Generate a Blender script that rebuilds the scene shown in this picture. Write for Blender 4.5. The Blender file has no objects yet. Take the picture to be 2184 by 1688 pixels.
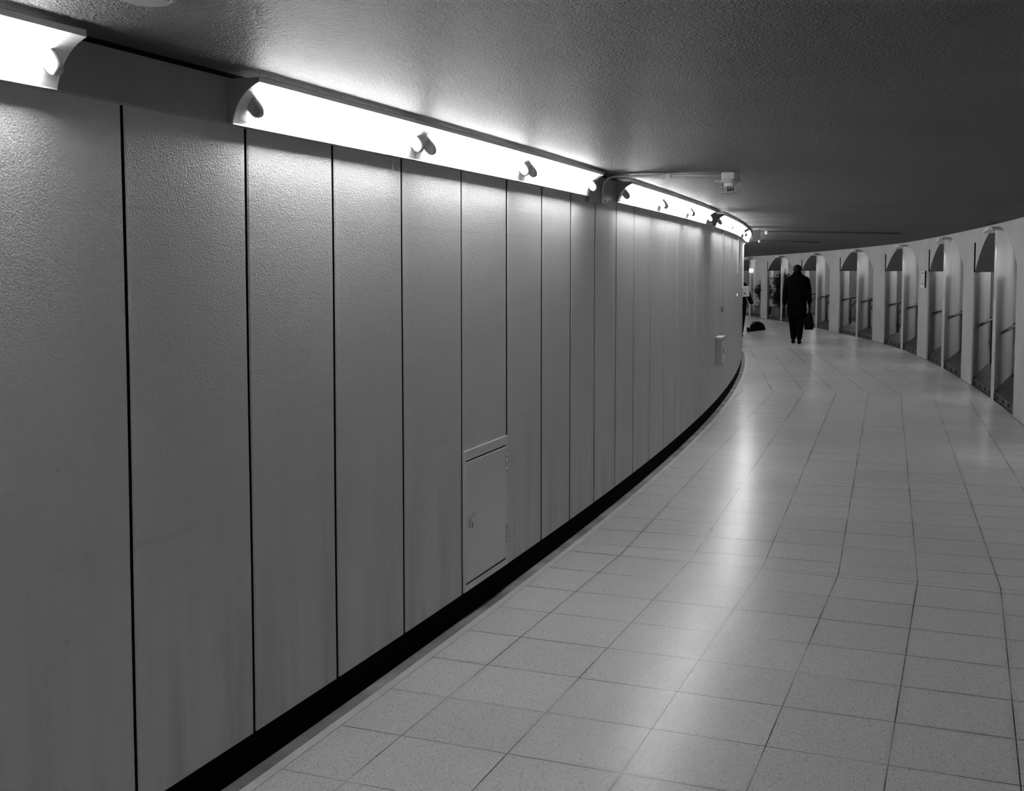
import bpy, bmesh, math, random
from mathutils import Vector, Matrix

SC = bpy.context.scene
COL = SC.collection
PI = math.pi
rnd = random.Random(7)

# ------------------------------------------------------------------ camera, world, exposure
EYE = 1.65
FPX, CX, CY, YH = 2427.0, 1092.0, 733.0, 570.5
cam_d = bpy.data.cameras.new('camera')
cam = bpy.data.objects.new('camera', cam_d)
COL.objects.link(cam)
cam_d.sensor_fit = 'HORIZONTAL'
cam_d.sensor_width = 36.0
cam_d.lens = 36.0 * FPX / 2184.0
cam_d.shift_x = 0.0
cam_d.shift_y = -(844.0 - CY) / 2184.0
cam_d.clip_start = 0.05
cam_d.clip_end = 300
cam.location = (0, 0, EYE)
PITCH = math.atan((CY - YH) / FPX)
cam.rotation_euler = (PI / 2 - PITCH, 0, 0)
SC.camera = cam

world = bpy.data.worlds.new('world')
SC.world = world
world.use_nodes = True
world.node_tree.nodes['Background'].inputs[0].default_value = (0.5, 0.5, 0.5, 1)
world.node_tree.nodes['Background'].inputs[1].default_value = 0.02

SC.view_settings.view_transform = 'Standard'
SC.view_settings.look = 'None'
SC.view_settings.gamma = 1.0
SC.view_settings.use_curve_mapping = False
SC.view_settings.exposure = 1.15
TUBE = 20.5          # radiance of the fluorescent tubes
ARCH_LAMP = 5.0      # watts of the small lamps at the arch crowns
SIDE_FILL = 3.0      # watts of the added fill spots that brighten the fins
PASSAGE_FILL = 3.3  # watts of each unseen fill light added in the passage behind the arches
SC.cycles.max_bounces = 8
SC.cycles.diffuse_bounces = 5
SC.cycles.glossy_bounces = 4
SC.cycles.sample_clamp_indirect = 6.0
SC.cycles.use_denoising = True

# ------------------------------------------------------------------ plan: the passage bends round one centre
CEN = Vector((-90.77586539, 39.53909085))
RW = 96.818
TH0 = math.atan2(3.667 - CEN.y, -0.848 - CEN.x)

def W(s, r=0.0, z=0.0):
    """s metres along the panelled wall, r metres out from it, z up"""
    a = TH0 + s / RW
    q = max(0.0, s - 18.0)                    # past the bend the wall curves a little more tightly
    R = RW + r - (0.0065 * q * q if q < 8 else 0.416 + 0.104 * (q - 8))
    return Vector((CEN.x + R * math.cos(a), CEN.y + R * math.sin(a), z))

def Wang(s):
    return TH0 + s / RW

def softplus(x, k=2.0):
    return math.log(1 + math.exp(k * x)) / k

def RA(deg):
    """radius of the arcade face at an angle in degrees"""
    return 100.06 - 0.137 * softplus(deg + 9.3)

def A_(deg, d=0.0, z=0.0):
    a = math.radians(deg)
    R = RA(deg) + d
    return Vector((CEN.x + R * math.cos(a), CEN.y + R * math.sin(a), z))

def ceil_right(deg):
    return 2.19 - 0.0145 * softplus(deg + 13, 1.2)

CEIL_L = 2.2455

def spring(deg):
    return 1.585 - 0.004 * softplus(deg + 13, 1.2)

# ------------------------------------------------------------------ material helpers
class NT:
    def __init__(self, name):
        self.m = bpy.data.materials.new(name)
        self.m.use_nodes = True
        self.t = self.m.node_tree
        self.b = self.t.nodes['Principled BSDF']
        self.pos = None
    def n(self, kind, **kw):
        x = self.t.nodes.new(kind)
        for k, v in kw.items():
            setattr(x, k, v)
        return x
    def l(self, a, b):
        self.t.links.new(a, b)
    def put(self, sock, v):
        if isinstance(v, (int, float)):
            sock.default_value = v
        elif isinstance(v, tuple):
            sock.default_value = v
        else:
            self.l(v, sock)
    def math(self, op, a, b=None, c=None):
        x = self.n('ShaderNodeMath', operation=op)
        self.put(x.inputs[0], a)
        if b is not None: self.put(x.inputs[1], b)
        if c is not None: self.put(x.inputs[2], c)
        return x.outputs[0]
    def P(self):
        if self.pos is None:
            self.pos = self.n('ShaderNodeNewGeometry').outputs['Position']
        return self.pos
    def xyz(self):
        s = self.n('ShaderNodeSeparateXYZ')
        self.l(self.P(), s.inputs[0])
        return s.outputs
    def mapped(self, scale):
        m = self.n('ShaderNodeMapping')
        self.l(self.P(), m.inputs['Vector'])
        m.inputs['Scale'].default_value = scale if isinstance(scale, tuple) else (scale,) * 3
        return m.outputs[0]
    def noise(self, scale, detail=3.0, rough=0.5, vec=None, dist=0.0):
        x = self.n('ShaderNodeTexNoise')
        self.l(vec if vec is not None else self.P(), x.inputs['Vector'])
        x.inputs['Scale'].default_value = scale
        x.inputs['Detail'].default_value = detail
        x.inputs['Roughness'].default_value = rough
        x.inputs['Distortion'].default_value = dist
        return x.outputs['Fac']
    def rng(self, v, a, b, c, d):
        x = self.n('ShaderNodeMapRange')
        self.put(x.inputs[0], v)
        for i, k in enumerate((a, b, c, d)):
            x.inputs[i + 1].default_value = k
        return x.outputs[0]
    def grey(self, v):
        x = self.n('ShaderNodeCombineColor')
        for i in range(3):
            self.put(x.inputs[i], v)
        return x.outputs[0]
    def bump(self, h, strength, dist):
        x = self.n('ShaderNodeBump')
        self.put(x.inputs['Height'], h)
        x.inputs['Strength'].default_value = strength
        x.inputs['Distance'].default_value = dist
        self.l(x.outputs[0], self.b.inputs['Normal'])
    def base(self, v):
        if isinstance(v, (int, float)):
            self.b.inputs['Base Color'].default_value = (v, v, v, 1)
        else:
            self.l(self.grey(v), self.b.inputs['Base Color'])
    def fin(self, rough=0.5, spec=0.5, metal=0.0):
        self.put(self.b.inputs['Roughness'], rough)
        self.b.inputs['Specular IOR Level'].default_value = spec
        self.b.inputs['Metallic'].default_value = metal
        return self.m

def plain(name, v, rough=0.5, spec=0.5, metal=0.0, var=0.06, scale=6.0):
    k = NT(name)
    n = k.noise(scale, 3.0)
    k.base(k.rng(n, 0.3, 0.7, v * (1 - var), v * (1 + var)))
    return k.fin(rough, spec, metal)

def emit(name, v):
    k = NT(name)
    k.base(0.8)
    k.b.inputs['Emission Color'].default_value = (1, 1, 1, 1)
    k.b.inputs['Emission Strength'].default_value = v
    return k.fin(0.4)

def mat_panel():
    k = NT('painted_panel')
    zz = k.xyz()[2]
    n = k.noise(1.0, 4.0, 0.55, k.mapped((1.1, 1.1, 0.5)))
    streak = k.noise(1.0, 4.0, 0.6, k.mapped((9.0, 9.0, 0.9)))
    low = k.rng(zz, 1.1, 0.1, 0.0, 1.0)           # scuffs and dirt are kicked up at foot height
    dirt = k.math('MULTIPLY', low, k.rng(streak, 0.42, 0.68, 0.0, 1.0))
    v = k.rng(n, 0.3, 0.7, 0.55, 0.62)
    v = k.math('SUBTRACT', v, k.math('MULTIPLY', dirt, 0.15))
    seam = k.math('ADD', zz, k.math('MULTIPLY', k.noise(1.6, 2.0), 0.10))
    line = k.math('SUBTRACT', 1.0, k.math('MINIMUM', 1.0, k.math('MULTIPLY', k.math('ABSOLUTE', k.math('SUBTRACT', seam, 0.925)), 55.0)))
    line2 = k.math('SUBTRACT', 1.0, k.math('MINIMUM', 1.0, k.math('MULTIPLY', k.math('ABSOLUTE', k.math('SUBTRACT', zz, 1.815)), 90.0)))
    gap = k.rng(k.noise(2.3, 2.0), 0.45, 0.6, 0.0, 1.0)
    v = k.math('SUBTRACT', v, k.math('MULTIPLY', k.math('MULTIPLY', line, gap), 0.04))
    v = k.math('SUBTRACT', v, k.math('MULTIPLY', line2, 0.035))
    spot = k.n('ShaderNodeTexVoronoi')
    k.l(k.P(), spot.inputs['Vector']); spot.inputs['Scale'].default_value = 6.0
    dot = k.math('MULTIPLY', k.math('LESS_THAN', spot.outputs['Distance'], 0.028), 0.10)
    v = k.math('SUBTRACT', v, dot)
    k.base(v)
    fine = k.noise(210.0, 2.0, 0.5)
    mid = k.noise(90.0, 2.0, 0.5)
    h = k.math('ADD', k.math('MULTIPLY', fine, 0.75), k.math('MULTIPLY', mid, 0.32))
    k.bump(h, 0.75, 0.0060)
    return k.fin(0.34, 0.38)

def mat_ceiling():
    k = NT('stippled_ceiling')
    n = k.noise(0.9, 4.0, 0.6)
    v = k.rng(n, 0.3, 0.7, 0.115, 0.15)
    k.base(v)
    a = k.noise(130.0, 2.5, 0.6)
    b = k.noise(50.0, 2.0, 0.5)
    k.bump(k.math('ADD', a, k.math('MULTIPLY', b, 0.6)), 1.0, 0.040)
    return k.fin(0.46, 0.18)

def mat_floor():
    k = NT('terrazzo_floor')
    x, y, z = k.xyz()
    secs = [  # heading in degrees, first lengthwise joint, first cross joint of each straight run of tiles
        (21.8, -1.816, 5.034), (18.3, -0.225, 7.30), (9.7, 1.685, 15.2), (2.0, 5.30, 24.2)]
    cuts = [(1.56, 6.10, 20.0), (4.50, 15.00, 13.2), (5.9, 24.0, 5.0)]
    warp = k.noise(3.0, 2.0)
    def dist_to(v, off, step):
        f = k.math('FRACT', k.math('DIVIDE', k.math('SUBTRACT', v, off), step))
        return k.math('MULTIPLY', k.math('MINIMUM', f, k.math('SUBTRACT', 1.0, f)), step)
    def lin(a, b):
        return k.math('ADD', k.math('MULTIPLY', x, a), k.math('MULTIPLY', y, b))
    def mix(f, a, b):
        return k.math('ADD', k.math('MULTIPLY', a, k.math('SUBTRACT', 1.0, f)), k.math('MULTIPLY', b, f))
    du = dv = ids = None
    flags = []
    for px, py, ang in cuts:
        t = math.radians(ang)
        flags.append(k.math('SUBTRACT', lin(math.sin(t), math.cos(t)), px * math.sin(t) + py * math.cos(t)))
    for i, (ang, u0, v0) in enumerate(secs):
        t = math.radians(ang)
        u = lin(math.cos(t), -math.sin(t)); v = lin(math.sin(t), math.cos(t))
        a = dist_to(u, u0, 0.4025); b = dist_to(v, v0, 0.386)
        cell = k.math('ADD', k.math('MULTIPLY', k.math('FLOOR', k.math('DIVIDE', k.math('SUBTRACT', u, u0), 0.4025)), 7.13),
                      k.math('MULTIPLY', k.math('FLOOR', k.math('DIVIDE', k.math('SUBTRACT', v, v0), 0.386)), 3.71))
        if i == 0:
            du, dv, ids = a, b, cell
        else:
            f = k.math('GREATER_THAN', flags[i - 1], 0.0)
            du, dv, ids = mix(f, du, a), mix(f, dv, b), mix(f, ids, k.math('ADD', cell, 31.7 * i))
    patchy = k.rng(k.noise(1.3, 3.0), 0.38, 0.58, 0.35, 1.0)
    def joint(d, wdt, s):
        return k.math('MULTIPLY', k.math('LESS_THAN', d, wdt), s)
    j = k.math('MAXIMUM', joint(du, 0.0023, 0.9), joint(dv, 0.0025, 0.9))
    for f in flags:
        j = k.math('MAXIMUM', j, joint(k.math('ABSOLUTE', f), 0.002, 0.8))
    j = k.math('MULTIPLY', j, patchy)
    soft = k.math('MULTIPLY', k.math('SUBTRACT', 1.0, k.math('MINIMUM', 1.0, k.math('DIVIDE', k.math('MINIMUM', du, dv), 0.03))), k.rng(k.noise(0.8, 3.0), 0.45, 0.7, 0.0, 0.2))
    wn = k.n('ShaderNodeTexWhiteNoise', noise_dimensions='1D')
    k.put(wn.inputs['W'], ids)
    base = k.rng(wn.outputs['Value'], 0, 1, 0.64, 0.68)
    vor = k.n('ShaderNodeTexVoronoi')
    k.l(k.P(), vor.inputs['Vector']); vor.inputs['Scale'].default_value = 175.0
    sc = k.n('ShaderNodeSeparateColor'); k.l(vor.outputs['Color'], sc.inputs[0])
    near = k.math('LESS_THAN', vor.outputs['Distance'], 0.42)
    dark = k.math('MULTIPLY', k.math('GREATER_THAN', sc.outputs[0], 0.82), near)
    lite = k.math('MULTIPLY', k.math('LESS_THAN', sc.outputs[0], 0.14), near)
    v = k.math('SUBTRACT', base, k.math('MULTIPLY', dark, 0.34))
    v = k.math('ADD', v, k.math('MULTIPLY', lite, 0.18))
    v = k.math('ADD', v, k.rng(k.noise(110.0, 3.0, 0.7), 0.3, 0.7, -0.07, 0.07))
    v = k.math('MULTIPLY', v, k.math('SUBTRACT', 1.0, soft))
    v = k.math('MULTIPLY', v, k.math('SUBTRACT', 1.0, j))
    v = k.math('MULTIPLY', v, k.rng(k.noise(0.55, 3.0), 0.3, 0.7, 0.9, 1.06))
    k.base(v)
    k.bump(k.math('SUBTRACT', k.noise(60.0, 2.0), k.math('MULTIPLY', j, 1.5)), 0.10, 0.002)
    return k.fin(0.25, 0.26)

M = {
    'panel': mat_panel(),
    'ceiling': mat_ceiling(),
    'floor': mat_floor(),
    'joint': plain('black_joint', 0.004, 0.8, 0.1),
    'skirting': plain('black_skirting', 0.0015, 0.8, 0.03),
    'band': plain('painted_band', 0.27, 0.4, 0.4),
    'gutter': plain('grey_gutter', 0.24, 0.6, 0.3, var=0.5, scale=3.5),
    'pale_strip': plain('pale_edging', 0.62, 0.35, 0.4, var=0.12, scale=5.0),
    'white_metal': plain('white_enamel', 0.82, 0.3, 0.5, var=0.02),
    'end_plate': plain('shaded_end_plate', 0.34, 0.4, 0.4, var=0.03),  # unlit tone put into the colour; the reflectors are white
    'holder': plain('lampholder_plastic', 0.4, 0.4, 0.4, var=0.03),
    'endcap': plain('aluminium_cap', 0.55, 0.35, 0.5, 0.6),
    'tube': emit('fluorescent_glass', TUBE),
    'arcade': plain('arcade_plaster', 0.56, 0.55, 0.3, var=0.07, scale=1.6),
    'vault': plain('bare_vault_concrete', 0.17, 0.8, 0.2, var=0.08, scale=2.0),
    'ledge': plain('dark_paving', 0.024, 0.45, 0.4, var=0.2, scale=5.0),
    'slot': plain('drain_slot', 0.006, 0.8, 0.1),
    'kerb_edge': plain('worn_kerb_edge', 0.04, 0.5, 0.3, var=0.25, scale=9.0),
    'wall_rail': plain('worn_grey_rail', 0.11, 0.5, 0.4, var=0.1),
    'rail': plain('grey_painted_steel', 0.06, 0.45, 0.5, var=0.1),
    'hatch': plain('painted_steel', 0.70, 0.4, 0.5, var=0.04, scale=2.0),
    'steel': plain('worn_steel', 0.55, 0.35, 0.5, 0.7),
    'plastic': plain('pale_plastic', 0.55, 0.4, 0.5, var=0.03),
    'grey_box': plain('grey_enamel', 0.36, 0.4, 0.5, var=0.04),
    'white': plain('white_card', 0.88, 0.5, 0.3, var=0.03),
    'ink': plain('black_ink', 0.015, 0.6, 0.2),
    'ink_grey': plain('grey_ink', 0.2, 0.6, 0.2),
    'lens': plain('dark_lens', 0.03, 0.15, 0.6),
    'cloth_black': plain('black_wool', 0.003, 0.95, 0.05, var=0.2, scale=30),
    'cloth_dark': plain('dark_suit_cloth', 0.005, 0.9, 0.1, var=0.2, scale=30),
    'leather': plain('black_leather', 0.004, 0.7, 0.08),
    'hair': plain('black_hair', 0.006, 0.8, 0.1, var=0.4, scale=80),
    'skin': plain('skin', 0.30, 0.55, 0.4, var=0.05),
    'leaf': plain('dark_leaf', 0.012, 0.5, 0.4, var=0.35, scale=9),
    'stem': plain('stem_bark', 0.03, 0.8, 0.2),
    'planter': plain('planter_fibreglass', 0.075, 0.5, 0.3),
    'soil': plain('soil', 0.03, 0.95, 0.1, var=0.4, scale=40),
    'flower': plain('white_petals', 0.75, 0.6, 0.2),
    'lit_sign': emit('lit_sign_face', 1.1),
}

# ------------------------------------------------------------------ mesh helpers
class MB:
    def __init__(self):
        self.v, self.f, self.mi, self.sm = [], [], [], []
    def vert(self, p):
        self.v.append(tuple(p)); return len(self.v) - 1
    def face(self, ids, m=0, smooth=False):
        self.f.append(list(ids)); self.mi.append(m); self.sm.append(smooth)
    def quad(self, a, b, c, d, m=0):
        i = [self.vert(p) for p in (a, b, c, d)]; self.face(i, m)
    def hexa(self, p, m=0):
        """eight corners: bottom ring 0-3, top ring 4-7"""
        i = [self.vert(q) for q in p]
        for f in ((3, 2, 1, 0), (4, 5, 6, 7), (0, 1, 5, 4), (1, 2, 6, 5), (2, 3, 7, 6), (3, 0, 4, 7)):
            self.face([i[k] for k in f], m)
    def box(self, c, size, m=0, mat=None):
        x, y, z = (s / 2 for s in size)
        ps = [Vector(q) for q in ((-x, -y, -z), (x, -y, -z), (x, y, -z), (-x, y, -z), (-x, -y, z), (x, -y, z), (x, y, z), (-x, y, z))]
        c = Vector(c)
        self.hexa([(mat @ p if mat else p) + c for p in ps], m)
    def rings(self, rs, m=0, cap=True, smooth=True, closed=True):
        ids = [[self.vert(p) for p in r] for r in rs]
        n = len(rs[0])
        for a, b in zip(ids, ids[1:]):
            for k in range(n if closed else n - 1):
                j = (k + 1) % n
                self.face((a[k], a[j], b[j], b[k]), m, smooth)
        if cap and closed:
            self.face(list(reversed(ids[0])), m, False); self.face(ids[-1], m, False)
        return ids
    def tube(self, pts, rad, n=10, m=0, cap=True):
        pts = [Vector(p) for p in pts]
        rads = rad if isinstance(rad, (list, tuple)) else [rad] * len(pts)
        rs = []
        prev = None
        for i, p in enumerate(pts):
            d = (pts[min(i + 1, len(pts) - 1)] - pts[max(i - 1, 0)]).normalized()
            ref = Vector((0, 0, 1)) if abs(d.z) < 0.95 else Vector((1, 0, 0))
            u = d.cross(ref).normalized()
            if prev is not None and prev.dot(u) < 0 and abs(prev.dot(u)) > 0.3: u = -u
            if prev is not None:
                q = prev - d * prev.dot(d)
                if q.length > 1e-4: u = q.normalized()
            prev = u
            w = d.cross(u)
            rs.append([p + (u * math.cos(2 * PI * k / n) + w * math.sin(2 * PI * k / n)) * rads[i] for k in range(n)])
        self.rings(rs, m, cap)
    def build(self, name, mats, parent=None, bevel=0.0, world=True, normals=True):
        me = bpy.data.meshes.new(name)
        me.from_pydata(self.v, [], self.f)
        for mt in (mats if isinstance(mats, (list, tuple)) else [mats]):
            me.materials.append(mt)
        for p, mi, s in zip(me.polygons, self.mi, self.sm):
            p.material_index = mi; p.use_smooth = s
        if normals:
            bm = bmesh.new(); bm.from_mesh(me)
            bmesh.ops.recalc_face_normals(bm, faces=bm.faces)
            bm.to_mesh(me); bm.free()
        me.update()
        o = bpy.data.objects.new(name, me)
        COL.objects.link(o)
        if parent is not None:
            o.parent = parent
            if world:
                o.matrix_parent_inverse = WM.get(parent.name, Matrix.Identity(4)).inverted()
        if bevel:
            b = o.modifiers.new('bevel', 'BEVEL'); b.width = bevel; b.segments = 2; b.limit_method = 'ANGLE'
        return o

WM = {}
def empty(name, loc, label, cat, group=None, rot=0.0):
    o = bpy.data.objects.new(name, None)
    o.empty_display_size = 0.1
    COL.objects.link(o)
    o.location = loc; o.rotation_euler = (0, 0, rot)
    WM[o.name] = Matrix.Translation(Vector(loc)) @ Matrix.Rotation(rot, 4, 'Z')
    return tag(o, label, cat, group)

def tag(o, label, cat, group=None):
    o['label'] = label; o['category'] = cat
    if group: o['group'] = group
    if o.name not in WM: WM[o.name] = Matrix.Identity(4)
    return o

def structure(o, label=None):
    o['kind'] = 'structure'
    if label: o['label'] = label
    WM[o.name] = Matrix.Identity(4)
    return o

def span(a, b, step):
    n = max(1, int(math.ceil(abs(b - a) / step)))
    return [a + (b - a) * i / n for i in range(n + 1)]

S0, S1 = -10.5, 46.0
D0, D1 = -27.2, 6.2       # angles (degrees) between which the arcade is built

# ------------------------------------------------------------------ floor
def arc_deg_of(s):
    return math.degrees(Wang(s))
mb = MB()
prev = None
for s in span(S0, S1, 1.0):
    dg = arc_deg_of(s)
    a = W(s, 0.0935, 0); b = A_(dg, 0.0, 0)
    row = [mb.vert(a.lerp(b, t)) for t in (0, .25, .5, .75, 1)]
    if prev:
        for i in range(4): mb.face((prev[i], prev[i + 1], row[i + 1], row[i]))
    prev = row
structure(mb.build('floor', M['floor']), 'speckled grey terrazzo tile floor with thin dark joints')

def strip(name, r0, r1, z0, z1, mat, s0=S0, s1=S1, label=None, step=0.7):
    m = MB(); rs = []
    for s in span(s0, s1, step):
        rs.append([W(s, r0, z0), W(s, r1, z0), W(s, r1, z1), W(s, r0, z1)])
    m.rings(rs, 0, True, False)
    return structure(m.build(name, mat), label)
strip('trim_1', -0.03, 0.0575, -0.06, -0.004, M['gutter'], label='stained grey gutter strip along the foot of the panelled wall')
strip('trim_2', 0.0575, 0.0935, -0.06, 0.003, M['pale_strip'], label='narrow pale edging strip between gutter and tiles')
strip('baseboard_left', -0.055, -0.006, -0.05, 0.117, M['skirting'], label='black skirting under the grey wall panels')

# ------------------------------------------------------------------ panelled wall with sealed joints
seams = [-0.57, 0.0, 0.539, 1.093, 1.704, 2.290, 2.844, 3.392, 3.938, 4.498, 5.054, 5.66, 6.26]
while seams[-1] < S1 - 1: seams.append(seams[-1] + 0.585)
while seams[0] > S0 + 1: seams.insert(0, seams[0] - 0.56)
HATCH = (1.704, 2.290, 0.117, 0.775)
mb = MB()
Z = [0.117] + [0.117 + (2.13 - 0.117) * i / 8 for i in range(1, 9)]
def panel_col(s, r, wob=0.0):
    return [mb.vert(W(s + wob * math.sin(3.1 * z + 5 * s), r, z)) for z in Z]
cols = []   # (ids, material of the strip to the next column)
prev_s = S0
def add(s, r, m, wob=0.0):
    cols.append((panel_col(s, r, wob), m))
add(S0, 0.0, 0)
for i, s in enumerate(seams):
    far = s > 8
    g = 0.0060 if s < 0.3 else (0.0072 if s < 2 else 0.0105 if not far else 0.0085)
    wob = 0.0022 if s < 1 else 0.001
    add(s - g - 0.006, 0.0, 0, wob); add(s - g, -0.004, 1, wob); add(s - g * .95, -0.04, 1, wob); add(s + g * .95, -0.04, 1, wob)
    add(s + g, -0.004, 0, wob); add(s + g + 0.006, 0.0, 0, wob)
add(S1, 0.0, 0)
for (a, m), (b, _) in zip(cols, cols[1:]):
    for k in range(8):
        mb.face((a[k], b[k], b[k + 1], a[k + 1]), m)
wl = mb.build('wall_left', [M['panel'], M['joint']], normals=False)
structure(wl, 'curved wall of grey textured panels with black vertical joints')

# upper band behind the lights, with the dark gap over it
mb = MB(); rs = []
for s in span(S0, S1, 0.7):
    rs.append([W(s, -0.05, 2.092), W(s, 0.030, 2.092), W(s, 0.030, 2.231), W(s, -0.05, 2.231)])
mb.rings(rs, 0, True, False)
structure(mb.build('trim_3', M['band']), 'grey upper band of the panelled wall behind the strip lights')

strip('trim_40', -.05, .033, 2.230, 2.2455, M['joint'], label='black strip standing in for the shadow gap between the upper band and the ceiling')  # black put in for the shade inside the open gap

# ------------------------------------------------------------------ ceiling
mb = MB(); prev = None
for s in span(S0, S1, 0.8):
    dg = arc_deg_of(s)
    a = W(s, -0.06, CEIL_L); b = A_(dg, 0.05, ceil_right(dg))
    row = [mb.vert(a.lerp(b, t)) for t in (0, .2, .4, .6, .8, 1)]
    row += [mb.vert(a.lerp(b, t) + Vector((0, 0, .12))) for t in (1, 0)]
    if prev:
        for i in range(8):
            j = (i + 1) % 8
            mb.face((prev[i], row[i], row[j], prev[j]))
    prev = row
structure(mb.build('ceiling', M['ceiling']), 'low grey stippled plaster ceiling')

# closing walls beyond both ends of the passage
for nm, s in (('wall_near', S0 + .1), ('wall_far', S1 - .1)):
    dg = arc_deg_of(s); m = MB()
    a0, b0 = W(s, -0.05, -.05), A_(dg, 2.4, -.05)
    t = Vector((-math.sin(Wang(s)), math.cos(Wang(s)), 0)) * 0.1
    m.hexa([a0, b0, b0 + t, a0 + t] + [q + Vector((0, 0, 2.5)) for q in (a0, b0, b0 + t, a0 + t)])
    structure(m.build(nm, M['arcade']))

# ------------------------------------------------------------------ fluorescent strip lights
def bez(p0, c, p1, t):
    return ((1 - t) ** 2 * p0[0] + 2 * t * (1 - t) * c[0] + t * t * p1[0], (1 - t) ** 2 * p0[1] + 2 * t * (1 - t) * c[1] + t * t * p1[1])
LIP, LOW = (0.138, 2.212), (0.040, 2.093)
CTRL = (0.062, 2.184)
CURVE = [bez(LIP, CTRL, LOW, i / 10) for i in range(11)]
TUBE_AT = (0.076, 2.151)

def strip_light(s0, ln, first, last, label):
    root = empty('strip_light', W(s0 + ln / 2, 0.02, 2.10), label, 'light', 'fluorescent strip lights along the wall')
    ang = Wang(s0 + ln / 2) 
    nrm = Vector((math.cos(ang), math.sin(ang), 0)); tan = Vector((-math.sin(ang), math.cos(ang), 0))
    mid = W(s0 + ln / 2, 0.0, 0.0)
    def L(u, r, z): return mid + tan * u + nrm * r + Vector((0, 0, z))
    h = ln / 2 - 0.002
    # reflector: folded sheet, upright lip at the top edge, small return at the bottom edge
    prof = [(0.137, 2.228)] + CURVE + [(0.041, 2.089)]
    back = [(r - 0.0035, z + 0.003) for r, z in prof]
    m = MB(); loop = prof + back[::-1]
    m.rings([[L(u, r, z) for r, z in loop] for u in (-h, -h / 3, h / 3, h)], 0, True, False)
    m.build('reflector', M['white_metal'], root)
    # lampholders at both ends: a tongue that drops out of the reflector and grips the tube
    for sg in (-1, 1):
        m = MB(); rs = []
        u0 = sg * (h - 0.058)
        path = [(0.052, 2.182, .021), (0.062, 2.170, .021), (0.072, 2.156, .022), (0.080, 2.146, .023), (0.089, 2.135, .022), (0.096, 2.127, .019), (0.101, 2.121, .013), (0.103, 2.119, .006)]
        for r, z, q in path:
            d = Vector((0.707, 0.707))   # across the tongue in the section plane
            rs.append([L(u0 + a * 0.011, r + d.x * b * q, z + d.y * b * q) for a, b in ((-1, -.7), (-1, .7), (-.5, 1), (.5, 1), (1, .7), (1, -.7), (.5, -1), (-.5, -1))])
        m.rings(rs, 0, True, True)
        m.build('lampholder', M['holder'], root)
    # tube with two metal end caps
    e = h - 0.070
    m = MB()
    m.tube([L(-e, *TUBE_AT), L(e, *TUBE_AT)], 0.0160, 14, 0)
    tb = m.build('tube', M['tube'], root)
    WM[tb.name] = Matrix.Identity(4)
    for sg in (-1, 1):
        m = MB(); m.tube([L(sg * e, *TUBE_AT), L(sg * (e + .012), *TUBE_AT)], 0.0166, 14, 0)
        m.build('tube_cap', M['endcap'], root)
    # closing plates only where a run begins or ends
    for sg, on in ((-1, first), (1, last)):
        if not on: continue
        m = MB()
        sec = [(0.02, 2.092)] + [(r - .002, z + .002) for r, z in CURVE[::-1]] + [(0.136, 2.227), (0.02, 2.227)]
        u = sg * (h + 0.0005)
        m.rings([[L(u, r, z) for r, z in sec], [L(u - sg * .004, r, z) for r, z in sec]], 0, True, False)
        m.build('end_plate', M['end_plate'], root)
    return root

runs = [  # start of each run, length of one light, how many, words for it
    (-9.6, 1.25, 3, None), (-4.60, 1.25, 3, 'A'), (-0.131, 1.252, 3, 'B'), (4.36, 1.37, 3, 'C'), (9.25, 1.45, 3, 'D'),
    (14.2, 1.4, 3, 'E'), (19.1, 1.4, 3, 'F'), (24.0, 1.4, 3, 'G'), (28.9, 1.4, 3, 'H'), (33.8, 1.4, 3, 'I'), (38.7, 1.4, 3, 'J')]
where = {'A': 'the run cut off by the corner of the photo', 'B': 'the long run over the four widest panels', 'C': 'the run beyond the bent conduit', 'D': 'the run over the wall-mounted box',
         'E': 'the run where the wall bends out of sight'}
for s0, ln, n, key in runs:
    for i in range(n):
        if key == 'A':
            lab = ['strip light behind the camera', 'middle strip light of the run cut by the photo corner', 'white strip light whose bare tube end shows, cut by the photo corner'][i]
        elif key == 'B':
            lab = ['big white strip light with a sticker on its reflector, first of the long run', 'glowing strip light in the middle of the long run above the widest panels', 'strip light ending the long run beside the bent conduit'][i]
        elif key == 'C':
            lab = ['strip light with a dark lampholder just beyond the bent conduit', 'middle strip light of the shorter run past the bent conduit', 'strip light at the far end of the run past the bent conduit'][i]
        elif key == 'D':
            lab = ['small strip light over the wall-mounted box, past a dark gap', 'second strip light of the far run above the wall-mounted box', 'third strip light of the far run, close to the bend of the wall'][i]
        elif key == 'E':
            lab = ['first strip light of the run at the bend of the wall', 'middle strip light of the run at the bend of the wall', 'last strip light glimpsed at the bend of the wall'][i]
        else:
            lab = 'fluorescent strip light on the stretch of wall hidden round the bend'
        r = strip_light(s0 + i * ln, ln, i == 0, i == n - 1, lab)
        if key == 'B' and i == 0:
            stick_root = r
# sticker with lines of small print on the first reflector of the long run
ang = Wang(-0.02); nrm = Vector((math.cos(ang), math.sin(ang), 0)); tan = Vector((-math.sin(ang), math.cos(ang), 0))
def on_reflector(s, t, off):
    r, z = bez(LIP, CTRL, LOW, t)
    r2, z2 = bez(LIP, CTRL, LOW, min(1, t + .02)); d = Vector((r2 - r, z2 - z)).normalized()
    n2 = Vector((-d.y, d.x)); n2 = n2 if n2.x > 0 else -n2
    return W(s, r + n2.x * off, z + n2.y * off)
def patch(m, s0, s1, t0, t1, off, mi):
    a = [on_reflector(s, t, off) for s, t in ((s0, t0), (s1, t0), (s1, t1), (s0, t1))]
    b = [on_reflector(s, t, off - .0012) for s, t in ((s0, t0), (s1, t0), (s1, t1), (s0, t1))]
    m.hexa(b + a, mi)
m = MB(); patch(m, -0.100, -0.055, 0.76, 0.97, 0.0022, 0)
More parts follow.
